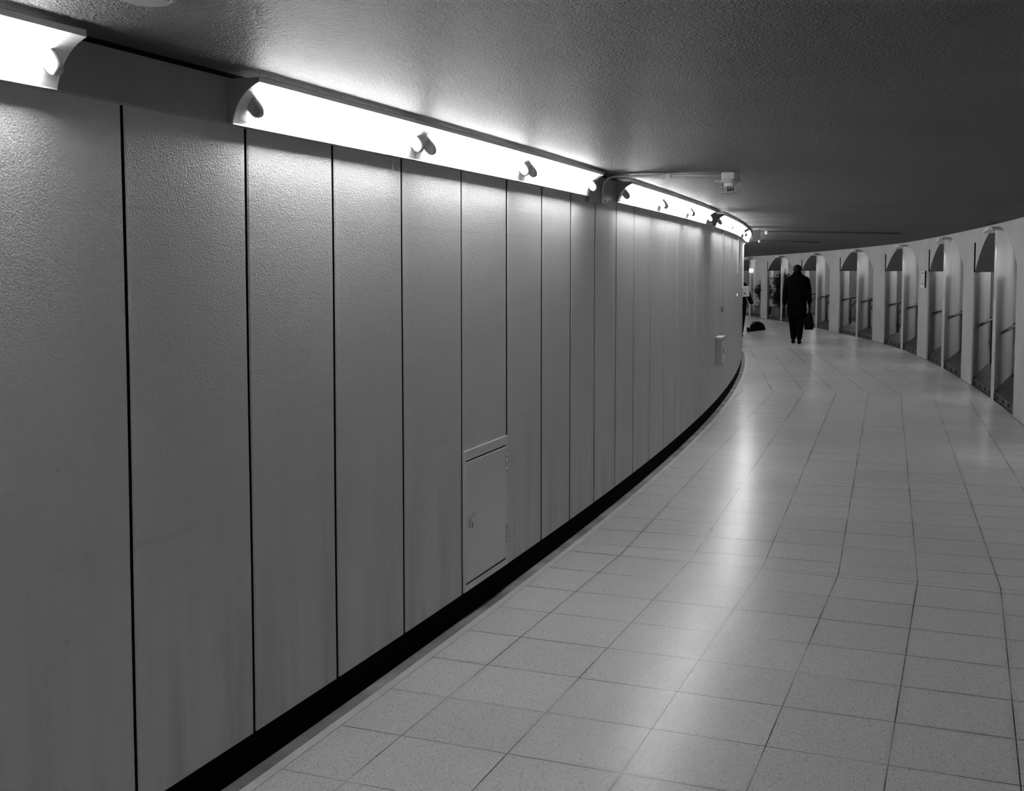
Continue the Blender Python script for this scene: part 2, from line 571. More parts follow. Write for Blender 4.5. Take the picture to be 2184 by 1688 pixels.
for j in range(7):
    patch(m, -0.096, -0.060 - 0.006 * (j % 3), 0.79 + j * .024, 0.797 + j * .024, 0.0030, 1)
patch(m, -0.096, -0.091, 0.765, 0.775, 0.0030, 1)
stk = m.build('sticker', [M['white'], M['ink']], stick_root); stk['label'] = 'small printed sticker'

# ------------------------------------------------------------------ access hatch in the panelled wall
hs0, hs1, hz0, hz1 = 1.713, 2.281, 0.122, 0.790
hr = empty('access_hatch', W(2.0, 0.0, 0.12), 'grey steel access hatch with two hinges set low in the panelled wall', 'hatch')
def wall_box(m, s0, s1, z0, z1, r0, r1, mi=0):
    m.hexa([W(s0, r0, z0), W(s1, r0, z0), W(s1, r1, z0), W(s0, r1, z0), W(s0, r0, z1), W(s1, r0, z1), W(s1, r1, z1), W(s0, r1, z1)], mi)
m = MB()
rs = []
ow, oi = (hs0, hs1, hz0, hz1), (hs0 + .012, hs1 - .024, hz0 + .030, hz1 - .045)
def loop(q, r): return [W(q[0], r, q[2]), W(q[1], r, q[2]), W(q[1], r, q[3]), W(q[0], r, q[3])]
m.rings([loop(ow, -.008), loop(ow, .008), loop(oi, .008), loop(oi, -.002), loop(oi, -.008)], 0, False, False)
m.build('frame', M['hatch'], hr)
m = MB(); wall_box(m, oi[0] - .002, oi[1] + .002, oi[2], oi[3] + .002, .0012, .0022); m.build('gap_seal', M['joint'], hr)
m = MB(); wall_box(m, oi[0] + .003, oi[1] - .010, oi[2] + .010, oi[3] - .008, .0022, .0105)
dr = m.build('door', M['hatch'], hr, bevel=.002); WM[dr.name] = Matrix.Identity(4)
m = MB(); wall_box(m, oi[0] + .022, oi[0] + .046, .425, .475, .010, .017)
c = W(oi[0] + .034, .019, .437); m.tube([c, c + nrm * .008], .011, 10)
lk = m.build('lock', M['steel'], dr); lk['label'] = 'small metal lock with a dark keyhole'
m = MB(); wall_box(m, oi[0] + .031, oi[0] + .037, .425, .447, .0255, .0275); m.build('keyhole', M['ink'], lk)
m = MB(); wall_box(m, oi[0] + .055, oi[0] + .11, .462, .486, .0105, .0113); m.build('label_plate', M['plastic'], dr)
for zc in (.655, .292):
    m = MB(); s = oi[1] - .004
    for q0, q1 in ((-.050, -.026), (-.023, .023), (.026, .050)):
        m.tube([W(s, .014, zc + q0), W(s, .014, zc + q1)], .0062, 10)
    wall_box(m, s - .012, s + .020, zc - .040, zc + .040, .008, .0115)
    m.build('hinge', M['steel'], hr)

# ------------------------------------------------------------------ small things on the panelled wall
bx = empty('equipment_box', W(10.2, 0.0, 0.52), 'small grey box with a bright label fixed low on the panelled wall', 'box')
m = MB(); wall_box(m, 9.80, 10.15, .53, .845, 0.0, .075); m.build('case', M['grey_box'], bx, bevel=.004)
m = MB(); wall_box(m, 9.79, 10.16, .835, .855, 0.0, .082); m.build('lid', M['plastic'], bx, bevel=.003)
m = MB(); wall_box(m, 9.83, 10.13, .555, .81, .0755, .079)
lb = m.build('label_card', M['white'], bx); WM[lb.name] = Matrix.Identity(4); lb['label'] = 'white card with dark marks'
m = MB()
for a, b, z0, z1 in ((9.90, 9.98, .68, .73), (9.94, 10.0, .66, .68), (10.02, 10.08, .76, .77)):
    wall_box(m, a, b, z0, z1, .079, .0802)
m.build('printed_mark', M['ink'], lb)

def cover(s, w, z0, z1, d, label, mat='plastic', name='cover_or_glint', grp='cable covers and glint strips on the wall'):
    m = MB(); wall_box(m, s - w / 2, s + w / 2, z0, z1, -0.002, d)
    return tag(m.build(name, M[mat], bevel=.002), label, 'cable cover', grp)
cover(10.45, .07, 1.18, 2.10, .016, 'long chipped vertical cable cover above the wall-mounted box', 'grey_box')
cover(13.5, .05, 1.56, 2.10, .014, 'short pale strip standing in for a lamp glint beside the bright one near the bend')  # this strip and the next two are wall highlights built as pale strips
cover(14.3, .09, 1.645, 2.10, .022, 'bright white vertical strip standing in for a lamp glint close to the bend of the wall', 'white')
cover(16.2, .06, 1.30, 2.10, .020, 'pale vertical strip standing in for a lamp glint on the very edge of the bend', 'white')
m = MB(); wall_box(m, 10.40, 10.50, 1.12, 1.18, 0.0, .022)
tag(m.build('cable_stub', M['ink_grey']), 'dark stub under the long chipped cable cover', 'cable')
m = MB()
a, b, c2 = W(13.35, .012, 1.235), W(13.60, .012, 1.235), W(13.47, .012, 1.275)
q = [Vector(p) for p in (a, b, c2)]
back = [W(13.35, -.002, 1.235), W(13.60, -.002, 1.235), W(13.47, -.002, 1.275)]
m.rings([back, q], 0, True, False)
tag(m.build('wall_hook', M['white']), 'tiny white triangular hook on the far end of the panelled wall', 'hook')
m = MB(); m.tube([W(0.985, .013, 2.098), W(0.985, .014, 2.07), W(0.985, .010, 2.035)], .0016, 6)
tag(m.build('loose_wire', M['white']), 'short white loose wire hanging under the long run of lights', 'wire')
# junction box under the band, where the conduit starts
jb = empty('junction_box', W(3.95, .01, 2.06), 'small grey junction box under the band where the conduit starts', 'junction box')
m = MB(); wall_box(m, 3.72, 4.16, 2.058, 2.098, .0, .028); m.build('case', M['band'], jb, bevel=.002)
m = MB(); wall_box(m, 4.10, 4.13, 2.07, 2.096, .028, .031); m.build('screw_plate', M['white'], jb)

# ------------------------------------------------------------------ conduits and caged detectors on the ceiling
def ceil_z(p):
    dx, dy = p.x - CEN.x, p.y - CEN.y
    dg = math.degrees(math.atan2(dy, dx)); r = math.hypot(dx, dy)
    t = (r - RW + .06) / (RA(dg) + .05 - RW + .06)
    return CEIL_L + (ceil_right(dg) - CEIL_L) * t

def detector(p, label, guard=True, rot=0.0):
    z = ceil_z(p)
    o = empty('caged_detector', (p.x, p.y, z), label, 'detector', 'caged detectors under the ceiling', rot)
    m = MB(); rs = []
    for zz, k in ((0, .05), (-.042, .05)):
        rs.append([Vector((p.x, p.y, z + zz)) + Matrix.Rotation(rot, 3, 'Z') @ Vector((sx * (k - .012 * (i % 2 == 0)) , sy * (k - .012 * (i % 2)), 0))
                   for i, (sx, sy) in enumerate(((1, 1), (1, 1), (-1, 1), (-1, 1), (-1, -1), (-1, -1), (1, -1), (1, -1)))])
    pts = [(.05, .03), (.03, .05), (-.03, .05), (-.05, .03), (-.05, -.03), (-.03, -.05), (.03, -.05), (.05, -.03)]
    rm = Matrix.Rotation(rot, 3, 'Z'); P = Vector((p.x, p.y, z))
    m.rings([[P + rm @ Vector((x, y, zz)) for x, y in pts] for zz in (0.002, -.042)], 0, True, False)
    m.build('mounting_box', M['plastic'], o, bevel=.002)
    def disc(name, z0, r0, z1, r1, mat):
        mm = MB(); mm.rings([[P + Vector((r0 * math.cos(a), r0 * math.sin(a), z0)) for a in [2 * PI * i / 20 for i in range(20)]],
                             [P + Vector((r1 * math.cos(a), r1 * math.sin(a), z1)) for a in [2 * PI * i / 20 for i in range(20)]]], 0, True, True)
        return mm.build(name, M[mat], o)
    disc('base_ring', -.042, .060, -.056, .062, 'plastic')
    disc('sensor_body', -.056, .042, -.084, .038, 'white')
    disc('sensor_head', -.084, .026, -.112, .020, 'lens')
    if guard:
        mm = MB()
        for i in range(8):
            a = 2 * PI * i / 8; ca, sa = math.cos(a), math.sin(a)
            mm.tube([P + Vector((r * ca, r * sa, h)) for r, h in ((.064, -.05), (.067, -.09), (.060, -.122), (.040, -.132), (.020, -.132))], .0017, 5)
        for r, h in ((.067, -.062), (.067, -.092), (.058, -.123), (.020, -.132)):
            mm.tube([P + Vector((r * math.cos(2 * PI * i / 24), r * math.sin(2 * PI * i / 24), h)) for i in range(25)], .0017, 5)
        mm.build('wire_guard', M['plastic'], o)
        mm = MB(); mm.box(P + rm @ Vector((-.075, .0, -.048)), (.03, .02, .010)); mm.build('guard_clip', M['plastic'], o)
    return o

p1 = W(3.93, .86)
detector(p1, 'white caged detector hanging from the ceiling at the end of the bent conduit', rot=Wang(3.9))
m = MB()
st = [W(3.98, .035, 2.06), W(3.97, .035, 2.15), W(3.965, .045, 2.195), W(3.96, .075, 2.222), W(3.955, .12, 2.232)]
st += [W(3.95, r, ceil_z(W(3.95, r)) - .012) for r in (.2, .4, .6, .81)]
cd = m.tube(st, .0085, 10)
cdo = m.build('conduit', M['plastic']); tag(cdo, 'thin pale conduit bending from the wall to the caged detector', 'conduit', 'ceiling conduits')
m = MB(); q = W(3.95, .47); m.box((q.x, q.y, ceil_z(q) - .014), (.03, .034, .030), mat=Matrix.Rotation(Wang(3.95), 3, 'Z')); m.build('saddle_clip', M['plastic'], cdo)
for s, rr, r_end, lab, dlab, clab in (
        (15.6, .38, 2.45, 'long conduit crossing the ceiling before the bend', 'small white sensor on the long ceiling conduit at the bend', ''),
        (21.5, .50, 1.75, 'conduit crossing the ceiling beyond the bend, shorter in view', 'small white sensor on the shorter conduit beyond the bend', '')):
    m = MB(); m.tube([W(s, r, ceil_z(W(s, r)) - .014) for r in span(.165, r_end, .3)], .013, 8)
    o = m.build('conduit', M['rail']); tag(o, lab, 'conduit', 'ceiling conduits')
    p_ = W(s, rr); zc_ = ceil_z(p_)
    so = empty('ceiling_sensor', (p_.x, p_.y, zc_), dlab, 'detector', 'small sensors on the ceiling conduits')
    for nm, z0, r0, z1, r1, mt in (('base_plate', .002, .030, -.030, .030, 'plastic'), ('sensor_dome', -.030, .024, -.056, .012, 'white')):
        m = MB(); m.rings([[Vector((p_.x + r * math.cos(2 * PI * i / 16), p_.y + r * math.sin(2 * PI * i / 16), zc_ + zz)) for i in range(16)] for zz, r in ((z0, r0), (z1, r1))], 0, True, True)
        m.build(nm, M[mt], so)
# round detector straight over the near panels, only its rim shows
P = W(-1.06, .50); z = ceil_z(P)
o = empty('ceiling_detector', (P.x, P.y, z), 'round grey ceiling detector cut by the top of the photo', 'detector')
for nm, z0, r0, z1, r1, mt in (('base_plate', .002, .060, -.008, .060, 'grey_box'), ('sensor_dome', -.008, .052, -.016, .046, 'grey_box')):
    m = MB(); m.rings([[Vector((P.x + r * math.cos(2 * PI * i / 32), P.y + r * math.sin(2 * PI * i / 32), z + zz)) for i in range(32)] for zz, r in ((z0, r0), (z1, r1))], 0, True, True)
    m.build(nm, M[mt], o)
# grey plate hanging past the bend
hp = empty('hanging_plate', W(14.3, .24, 2.07), 'blank grey plate hanging from the ceiling at the bend', 'sign plate')
m = MB(); a = W(14.3, .185, 0); b = W(14.3, .30, 0); tn = Vector((-math.sin(Wang(14.3)), math.cos(Wang(14.3)), 0)) * .012
m.hexa([a + Vector((0, 0, 2.06)), b + Vector((0, 0, 2.06)), b + tn + Vector((0, 0, 2.06)), a + tn + Vector((0, 0, 2.06)),
        a + Vector((0, 0, 2.21)), b + Vector((0, 0, 2.21)), b + tn + Vector((0, 0, 2.21)), a + tn + Vector((0, 0, 2.21))])
m.build('plate', M['grey_box'], hp)
m = MB(); q = W(14.3, .24)
for k in (-.05, .05):
    qq = W(14.3, .242 + k * .8) + tn * .5; m.tube([qq + Vector((0, 0, 2.20)), qq + Vector((0, 0, 2.243))], .004, 6)
m.build('hanger', M['steel'], hp)

# ------------------------------------------------------------------ arcade on the outer side of the bend
DEG = 57.2958 / 99.9     # one metre along the arcade in degrees
FIN_W = 0.25 * DEG
# every opening pair: piers as (far edge, near edge), fins by their far edge
piers = [(5.2, 4.65), (2.98, 2.43), (0.86, 0.35), (-1.293, -1.727), (-3.43, -3.95), (-5.671, -6.226), (-8.031, -8.628), (-10.547, -11.142), (-13.152, -13.683),
         (-15.655, -16.22), (-18.25, -18.8), (-20.85, -21.4), (-23.45, -24.0), (-26.05, -26.6)]
fins = [3.75, 1.65, -0.42, -2.559, -4.773, -7.086, -9.486, -11.96, -14.597, -17.25, -19.85, -22.45, -25.05]
WALLD = 0.06
VDEPTH = 2.2
NA = 28
def arch_z(dg, far, near):
    c = (far + near) / 2; h = (far - near) / 2
    t = abs(dg - c) / h
    rise = ceil_right(c) - 0.035 - spring(c)
    hs = h / DEG
    R = (hs * hs + rise * rise) / (2 * rise)
    x = t * hs
    return spring(c) + math.sqrt(max(R * R - x * x, 0)) - (R - rise)
m = MB()
stations = []  # (deg, lower z, material of intrados after)
for i in range(len(piers) - 1):
    far, near = piers[i][1], piers[i + 1][0]
    stations.append((piers[i][0], spring(piers[i][0]), .14)) if i == 0 else None
    for k in range(NA + 1):
        dg = far + (near - far) * k / NA
        fn = fins[i] - FIN_W
        stations.append((dg, arch_z(dg, far, near), max(.14, .255 * ((dg - fn) / DEG - .12)) if dg > fn else .14))
stations.append((piers[-1][1], spring(piers[-1][1]), .14))
pv = None
for dg, z, dep in stations:
    top = ceil_right(dg) + 0.06
    row = [m.vert(A_(dg, 0, z)), m.vert(A_(dg, dep, z)), m.vert(A_(dg, dep, top)), m.vert(A_(dg, 0, top))]
    if pv:
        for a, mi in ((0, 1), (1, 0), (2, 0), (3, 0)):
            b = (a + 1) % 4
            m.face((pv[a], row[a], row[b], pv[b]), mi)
    else:
        m.face(row)
    pv = row
m.face(pv[::-1])
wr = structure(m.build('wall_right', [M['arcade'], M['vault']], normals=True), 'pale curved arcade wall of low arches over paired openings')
# back wall of the passage behind the arches
m = MB(); rs = []
for dg in span(D0, D1, .6):
    rs.append([A_(dg, VDEPTH, -.05), A_(dg, VDEPTH + .1, -.05), A_(dg, VDEPTH + .1, 2.4), A_(dg, VDEPTH, 2.4)])
m.rings(rs, 0, True, False)
structure(m.build('wall_back', M['arcade']), 'plain wall behind the arcade passages')
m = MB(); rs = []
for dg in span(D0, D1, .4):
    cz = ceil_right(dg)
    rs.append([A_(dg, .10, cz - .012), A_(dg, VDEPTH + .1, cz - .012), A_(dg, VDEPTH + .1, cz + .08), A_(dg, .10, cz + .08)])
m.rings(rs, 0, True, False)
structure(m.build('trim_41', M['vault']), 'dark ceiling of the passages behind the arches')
# raised dark paving of the passages, kerb between the piers with drain slots
m = MB(); rs = []
for dg in span(D0, D1, .3):
    rs.append([A_(dg, WALLD, -.05), A_(dg, VDEPTH, -.05), A_(dg, VDEPTH, .10), A_(dg, WALLD, .10)])
m.rings(rs, 0, True, False)
structure(m.build('trim_4', M['ledge']), 'raised dark paving of the passages behind the arches')

openings = []   # (far edge, near edge) of every opening
for i in range(len(piers) - 1):
    f = fins[i]
    openings.append((piers[i][1], f)); openings.append((f - FIN_W, piers[i + 1][0]))
kn = 0
for far, near in openings:
    m = MB()
    n = 12
    def K(dg, d, z): return A_(dg, d, z)
    edges = span(far, near, (far - near) / n)
    for j, (a, b) in enumerate(zip(edges, edges[1:])):
        m.hexa([K(a, .02, -.02), K(b, .02, -.02), K(b, WALLD, -.02), K(a, WALLD, -.02), K(a, .02, .085), K(b, .02, .085), K(b, WALLD, .085), K(a, WALLD, .085)], 0)
        if j % 3 == 1:
            w = (b - a)
            m.hexa([K(a + w * .2, .016, .03), K(a + w * .8, .016, .03), K(a + w * .8, .03, .03), K(a + w * .2, .03, .03), K(a + w * .2, .016, .07), K(a + w * .8, .016, .07), K(a + w * .8, .03, .07), K(a + w * .2, .03, .07)], 1)
    for a, b in zip(edges, edges[1:]):
        m.hexa([K(a, .016, .085), K(b, .016, .085), K(b, WALLD, .085), K(a, WALLD, .085), K(a, .016, .10), K(b, .016, .10), K(b, WALLD, .10), K(a, WALLD, .10)], 2)
    kn += 1
    k = m.build('trim_%d' % (4 + kn), [M['ledge'], M['slot'], M['kerb_edge']])
    structure(k, 'dark kerb with drain slots under an opening of the arcade')

def local_frame(dg):
    """origin on the arcade face; x along the wall away from the camera, y into the wall"""
    a = math.radians(dg)
    return A_(dg), Vector((-math.sin(a), math.cos(a), 0)), Vector((math.cos(a), math.sin(a), 0))

def diag(dg):
    """plan of the slanted partition that starts at this nose: end point of its inner face"""
    al = math.radians(13.2 + 1.5 * min(1, max(0, (dg + 13.7) / 2.5)))
    ln = 2.84
    return ln * math.cos(al), ln * math.sin(al)

rails = []
def partition(dg, wid, crown_of=None, name='partition', label=None):
    """dg: near edge of the nose (angle); wid: width of its front face in metres"""
    o_, t_, n_ = local_frame(dg)
    ea, ed = diag(dg)
    k = ed / ea
    n = 14
    zt = []
    def top(a):
        d2 = dg + a * DEG
        if crown_of:
            far, near = crown_of
            return ceil_right(d2) - .014
        return spring(d2) - .002
    mb_ = MB()
    inner = [(ea * i / n, ed * i / n) for i in range(n + 1)]
    th = 0.09
    outer = [(wid + (ea - 0.02) * i / n, max(0.0, k * ((ea - 0.02) * i / n + wid) - max(wid * k, th))) for i in range(n + 1)]
    if wid < .3:
        outer = [(wid + (ea - .05) * i / n, (ed - .05) * i / n) for i in range(n + 1)]
    def Q(p, z): return o_ + t_ * p[0] + n_ * p[1] + Vector((0, 0, z))
    zb = 0.0
    ring = []
    cols = []
    for a, b in zip(inner, outer):
        z = min(top(a[0]), top(b[0]))
        cols.append([Q(a, zb), Q(b, zb), Q(b, top(b[0])), Q(a, top(a[0]))])
    mb_.rings(cols, 0, True, False)
    p = mb_.build(name, M['arcade'], wr)
    if label: p['label'] = label
    if crown_of:
        z = ceil_right(dg) - .014
        m2 = MB(); c = [(ea - .01, ed - .03), (ea + .08, ed - .03), (ea + .08, ed + .34), (ea - .01, ed + .34)]
        m2.hexa([Q(q, .10) for q in c] + [Q(q, z) for q in c])
        m2.build('return_wall', M['arcade'], wr)
    return o_, t_, n_, ea, ed

def handrail(fr, label, full=True):
    o_, t_, n_, ea, ed = fr
    k = Vector((ea, ed)).normalized(); off = Vector((-k.y, k.x)) * .055
    def Q(a, d, z): return o_ + t_ * a + n_ * d + Vector((0, 0, z))
    ex, ey = ea - .05, ed + .0
    root = empty('handrail', Q(ex, ey + .09, .10), label, 'handrail', 'handrails of the arcade passages')
    zr = .83
    m = MB()
    m.tube([Q(ex * t + off.x, ey * t + off.y, zr) for t in (.05, .4, .7, .97)], .018, 8)
    m.build('wall_rail', M['wall_rail'], root)
    py = ey + .03
    m = MB(); m.tube([Q(ex - .03, py, .098), Q(ex - .03, py, zr)], .024, 10); m.build('post', M['rail'], root)
    m = MB(); m.tube([Q(ex - .16, py - .035, zr), Q(ex - .04, py + .01, zr), Q(ex - .03, py + .34, zr)], .028, 8); m.build('end_rail', M['rail'], root)
    m = MB(); m.tube([Q(ex - .03, py, zr - .30), Q(ex - .03, py + .05, zr - .22), Q(ex - .03, py + .16, zr - .10), Q(ex - .03, py + .24, zr - .01)], .015, 8); m.build('brace', M['rail'], root)
    return root

pier_words = {3: 'the pier beside the shrubs', 4: 'the pier behind the walking man', 5: 'the second pier from the walking man', 6: 'the third pier from the walking man',
              7: 'the pier with the notice plate', 8: 'the pier before the frame edge', 9: 'the pier cut by the frame edge'}
for i, (far, near) in enumerate(piers):
    # mass of the pier and its slightly proud facing slab
    dgs = span(far, near, .3)
    m = MB(); m.rings([[A_(d, -.018, .006), A_(d, .004, .006), A_(d, .004, ceil_right(d) - .185), A_(d, -.018, ceil_right(d) - .185)] for d in dgs], 0, True, False)
    m.build('pier_facing', M['arcade'], wr)
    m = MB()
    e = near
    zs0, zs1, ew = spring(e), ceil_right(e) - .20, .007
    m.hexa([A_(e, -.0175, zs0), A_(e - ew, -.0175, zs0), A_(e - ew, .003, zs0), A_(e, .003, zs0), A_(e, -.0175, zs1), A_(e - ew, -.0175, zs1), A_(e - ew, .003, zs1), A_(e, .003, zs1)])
    es = m.build('edge_shade_strip', M['joint'], wr); es['label'] = 'thin black strip standing in for the shade along the upper pier edge'  # black stands for the shade on the slab's near side
    m = MB(); m.rings([[A_(d, -.022, -.01), A_(d, -.012, -.01), A_(d, -.012, .007), A_(d, -.022, .007)] for d in dgs], 0, True, False)
    m.build('base_joint', M['ink_grey'], wr)
    if i < len(piers) - 1 or True:
        fr = partition(near, (far - near) / DEG, name='pier')
        rails.append((fr, near, 'pier', i))
for i, f in enumerate(fins):
    bay = (piers[i][1], piers[i + 1][0])
    fr = partition(f - FIN_W, .25, bay)
    rails.append((fr, f, 'fin', i))
    # lamp under the crown of the arch, over the nose of the fin
    c = f - FIN_W / 2
    zt = arch_z(c, *bay)
    o_, t_, n_ = local_frame(c)
    lab = {3: 'small arch lamp beside the dark shrub', 4: 'arch lamp just past the walking man', 5: 'arch lamp of the second arch past the walking man', 6: 'arch lamp of the third arch past the walking man',
           7: 'arch lamp of the arch beside the notice plate', 8: 'arch lamp of the biggest whole arch', 2: 'arch lamp of the arch touching the bend of the panelled wall'}.get(i, 'arch lamp of an arch outside the view')
    lr = empty('arch_lamp', A_(c, -.02, zt), lab, 'lamp', 'lamps at the arch crowns')
    def Q(a, d, z): return o_ + t_ * a + n_ * d + Vector((0, 0, z))
    m = MB(); n = 10
    m.rings([[Q(a, -.10, arch_z(c + a * DEG, *bay) - .002), Q(a, .10, arch_z(c + a * DEG, *bay) - .002), Q(a, .10, arch_z(c + a * DEG, *bay) - .03), Q(a, -.10, arch_z(c + a * DEG, *bay) - .03)] for a in span(-.36, .0, .06)], 0, True, False)
    m.build('hood', M['grey_box'], lr)
    m = MB()
    m.rings([[Q(a, -.10, arch_z(c + a * DEG, *bay) - .002), Q(a, .10, arch_z(c + a * DEG, *bay) - .002), Q(a, .10, arch_z(c + a * DEG, *bay) - .035), Q(a, -.10, arch_z(c + a * DEG, *bay) - .035)] for a in span(.0, .42, .06)], 0, True, False)
    m.build('diffuser', M['white'], lr)
    if -18 < f < 4:
        ld = bpy.data.lights.new('arch_spot', 'SPOT'); ld.energy = ARCH_LAMP; ld.spot_size = math.radians(50); ld.spot_blend = .6; ld.shadow_soft_size = .02
        lo = bpy.data.objects.new('arch_spot', ld); COL.objects.link(lo); lo.location = Q(0.0, -.085, zt - .045)
        lo.parent = lr; lo.matrix_parent_inverse = WM[lr.name].inverted()
        ld = bpy.data.lights.new('side_fill', 'SPOT'); ld.energy = SIDE_FILL; ld.spot_size = math.radians(110); ld.spot_blend = .8; ld.shadow_soft_size = .05  # extra fill for the fin face, added apart from the arch lamp
        lo = bpy.data.objects.new('side_fill', ld); COL.objects.link(lo); lo.location = Q(-.50, .36, zt - .06)
        lo.rotation_euler = Vector((0, 0, 1)).rotation_difference((Vector((0, 0, 1)) - t_ * .45 + n_ * .10).normalized()).to_euler()
        lo.parent = lr; lo.matrix_parent_inverse = WM[lr.name].inverted()

# fill lights added out of sight on the back wall to brighten the partitions
for dg in [D for D in span(D0 + 1.5, D1 - 1, 1.22) if D > -17.3]:
    o_, t_, n_ = local_frame(dg)
    ld = bpy.data.lights.new('passage_fill', 'AREA'); ld.shape = 'RECTANGLE'; ld.size = 1.3; ld.size_y = .34; ld.energy = PASSAGE_FILL
    lo = bpy.data.objects.new('passage_fill', ld); COL.objects.link(lo)
    lo.location = A_(dg, VDEPTH - .08, 1.78)
    zax = (n_ + Vector((0, 0, .20))).normalized(); xax = t_; yax = zax.cross(xax)
    lo.rotation_euler = Matrix((xax, yax, zax)).transposed().to_euler()

rail_words = {('pier', 5): 'grey handrail in the opening just past the walking man', ('fin', 5): 'grey handrail with a post beyond the second fin past the man',
              ('pier', 6): 'grey T-shaped handrail in the opening before the notice pier', ('fin', 6): 'grey handrail half hidden by the notice pier', ('pier', 7): 'grey handrail running back from the notice pier',
              ('fin', 7): 'grey handrail half hidden by the pier after the notice pier', ('pier', 8): 'biggest dark handrail post, in the widest opening near the frame edge', ('fin', 8): 'handrail stub against the pier cut by the frame edge',
              ('pier', 4): 'grey handrail partly hidden behind the walking man', ('fin', 4): 'grey handrail post right beside the walking man'}
for fr, dg, kind, i in rails:
    if (kind, i) in rail_words:
        handrail(fr, rail_words[(kind, i)])

# notice plate on the pier
np_ = empty('notice_plate', A_(-10.83, -.03, 1.40), 'small pale notice plate with dark symbols on a pier', 'notice')
m = MB()
def pier_box(m, d0, d1, z0, z1, a, b, mi=0):
    m.hexa([A_(d0, a, z0), A_(d1, a, z0), A_(d1, b, z0), A_(d0, b, z0), A_(d0, a, z1), A_(d1, a, z1), A_(d1, b, z1), A_(d0, b, z1)], mi)
N0, N1 = -10.80, -11.03
pier_box(m, N0, N1, 1.285, 1.585, -.048, -.018); m.build('plate', M['white'], np_)
m = MB(); pier_box(m, N1, N1 - .002, 1.285, 1.585, -.048, -.018); m.build('plate_edge_shade', M['ink'], np_)  # black stands for the shade on the side of the white plate
m = MB()
w = N1 - N0
for a0, a1, z0, z1 in ((.45, .8, 1.535, 1.55), (.3, .55, 1.525, 1.562), (.2, .85, 1.475, 1.482), (.2, .85, 1.445, 1.452), (.3, .75, 1.415, 1.425), (.25, .8, 1.387, 1.394), (.3, .7, 1.35, 1.372), (.38, .62, 1.325, 1.35)):
    pier_box(m, N0 + w * a0, N0 + w * a1, z0, z1, -.0492, -.048)
m.build('symbol', M['ink_grey'], np_)

# lit signs on the fin by the bend
sg = empty('lit_sign', A_(-0.62, .05, 1.6), 'row of small bright signs on the fin by the bend', 'sign')
o_, t_, n_ = local_frame(fins[2] - FIN_W); ea, ed = diag(fins[2] - FIN_W); k = Vector((ea, ed)).normalized(); nn = Vector((-k.y, k.x))
for a0, a1, mt in ((-.235, .16, 'lit_sign'), (.20, .55, 'ink'), (.62, .86, 'lit_sign'), (.95, 1.1, 'lit_sign')):
    m = MB()
    def Q(u, d, z):
        if a0 < 0:
            return o_ + t_ * (-(u)) + n_ * (-d) + Vector((0, 0, z))
        return o_ + t_ * (k.x * u + nn.x * d) + n_ * (k.y * u + nn.y * d) + Vector((0, 0, z))
    if a0 < 0:
        m.hexa([o_ + t_ * u + n_ * d + Vector((0, 0, z)) for z in (1.475, 1.60) for u, d in ((.02, -.012), (.23, -.012), (.23, 0), (.02, 0))])
        m.build('sign_panel', M[mt], sg)
        m = MB()
        a0_ = .02
        m.hexa([o_ + t_ * (k.x * u + nn.x * d) + n_ * (k.y * u + nn.y * d) + Vector((0, 0, z)) for z in (1.475, 1.60) for u, d in ((a0_, .002), (.18, .002), (.18, .012), (a0_, .012))])
    else:
        m.hexa([Q(u, d, z) for z in (1.475, 1.60) for u, d in ((a0, .002), (a1, .002), (a1, .012), (a0, .012))])
    m.build('sign_panel', M[mt], sg)

# scraps on the passage paving
def scrap(dg, d, w, h, label):
    o_, t_, n_ = local_frame(dg)
    m = MB(); r = random.Random(int(dg * 100)); n = 5
    ids = [[m.vert(o_ + t_ * (w * (i / n - .5)) + n_ * (d + h * (j / n - .5)) + Vector((0, 0, .104 + .018 * r.random()))) for j in range(n + 1)] for i in range(n + 1)]
    for i in range(n):
        for j in range(n): m.face((ids[i][j], ids[i + 1][j], ids[i + 1][j + 1], ids[i][j + 1]))
    o = m.build('crumpled_paper', M['white']); sdf = o.modifiers.new('thick', 'SOLIDIFY'); sdf.thickness = .002
    tag(o, label, 'paper', 'paper scraps in the passages')
scrap(-9.98, .36, .45, .10, 'white crumpled paper on the dark paving next to the notice pier')
scrap(-12.9, .12, .10, .03, 'tiny white scrap on the kerb edge in the opening after the notice pier')

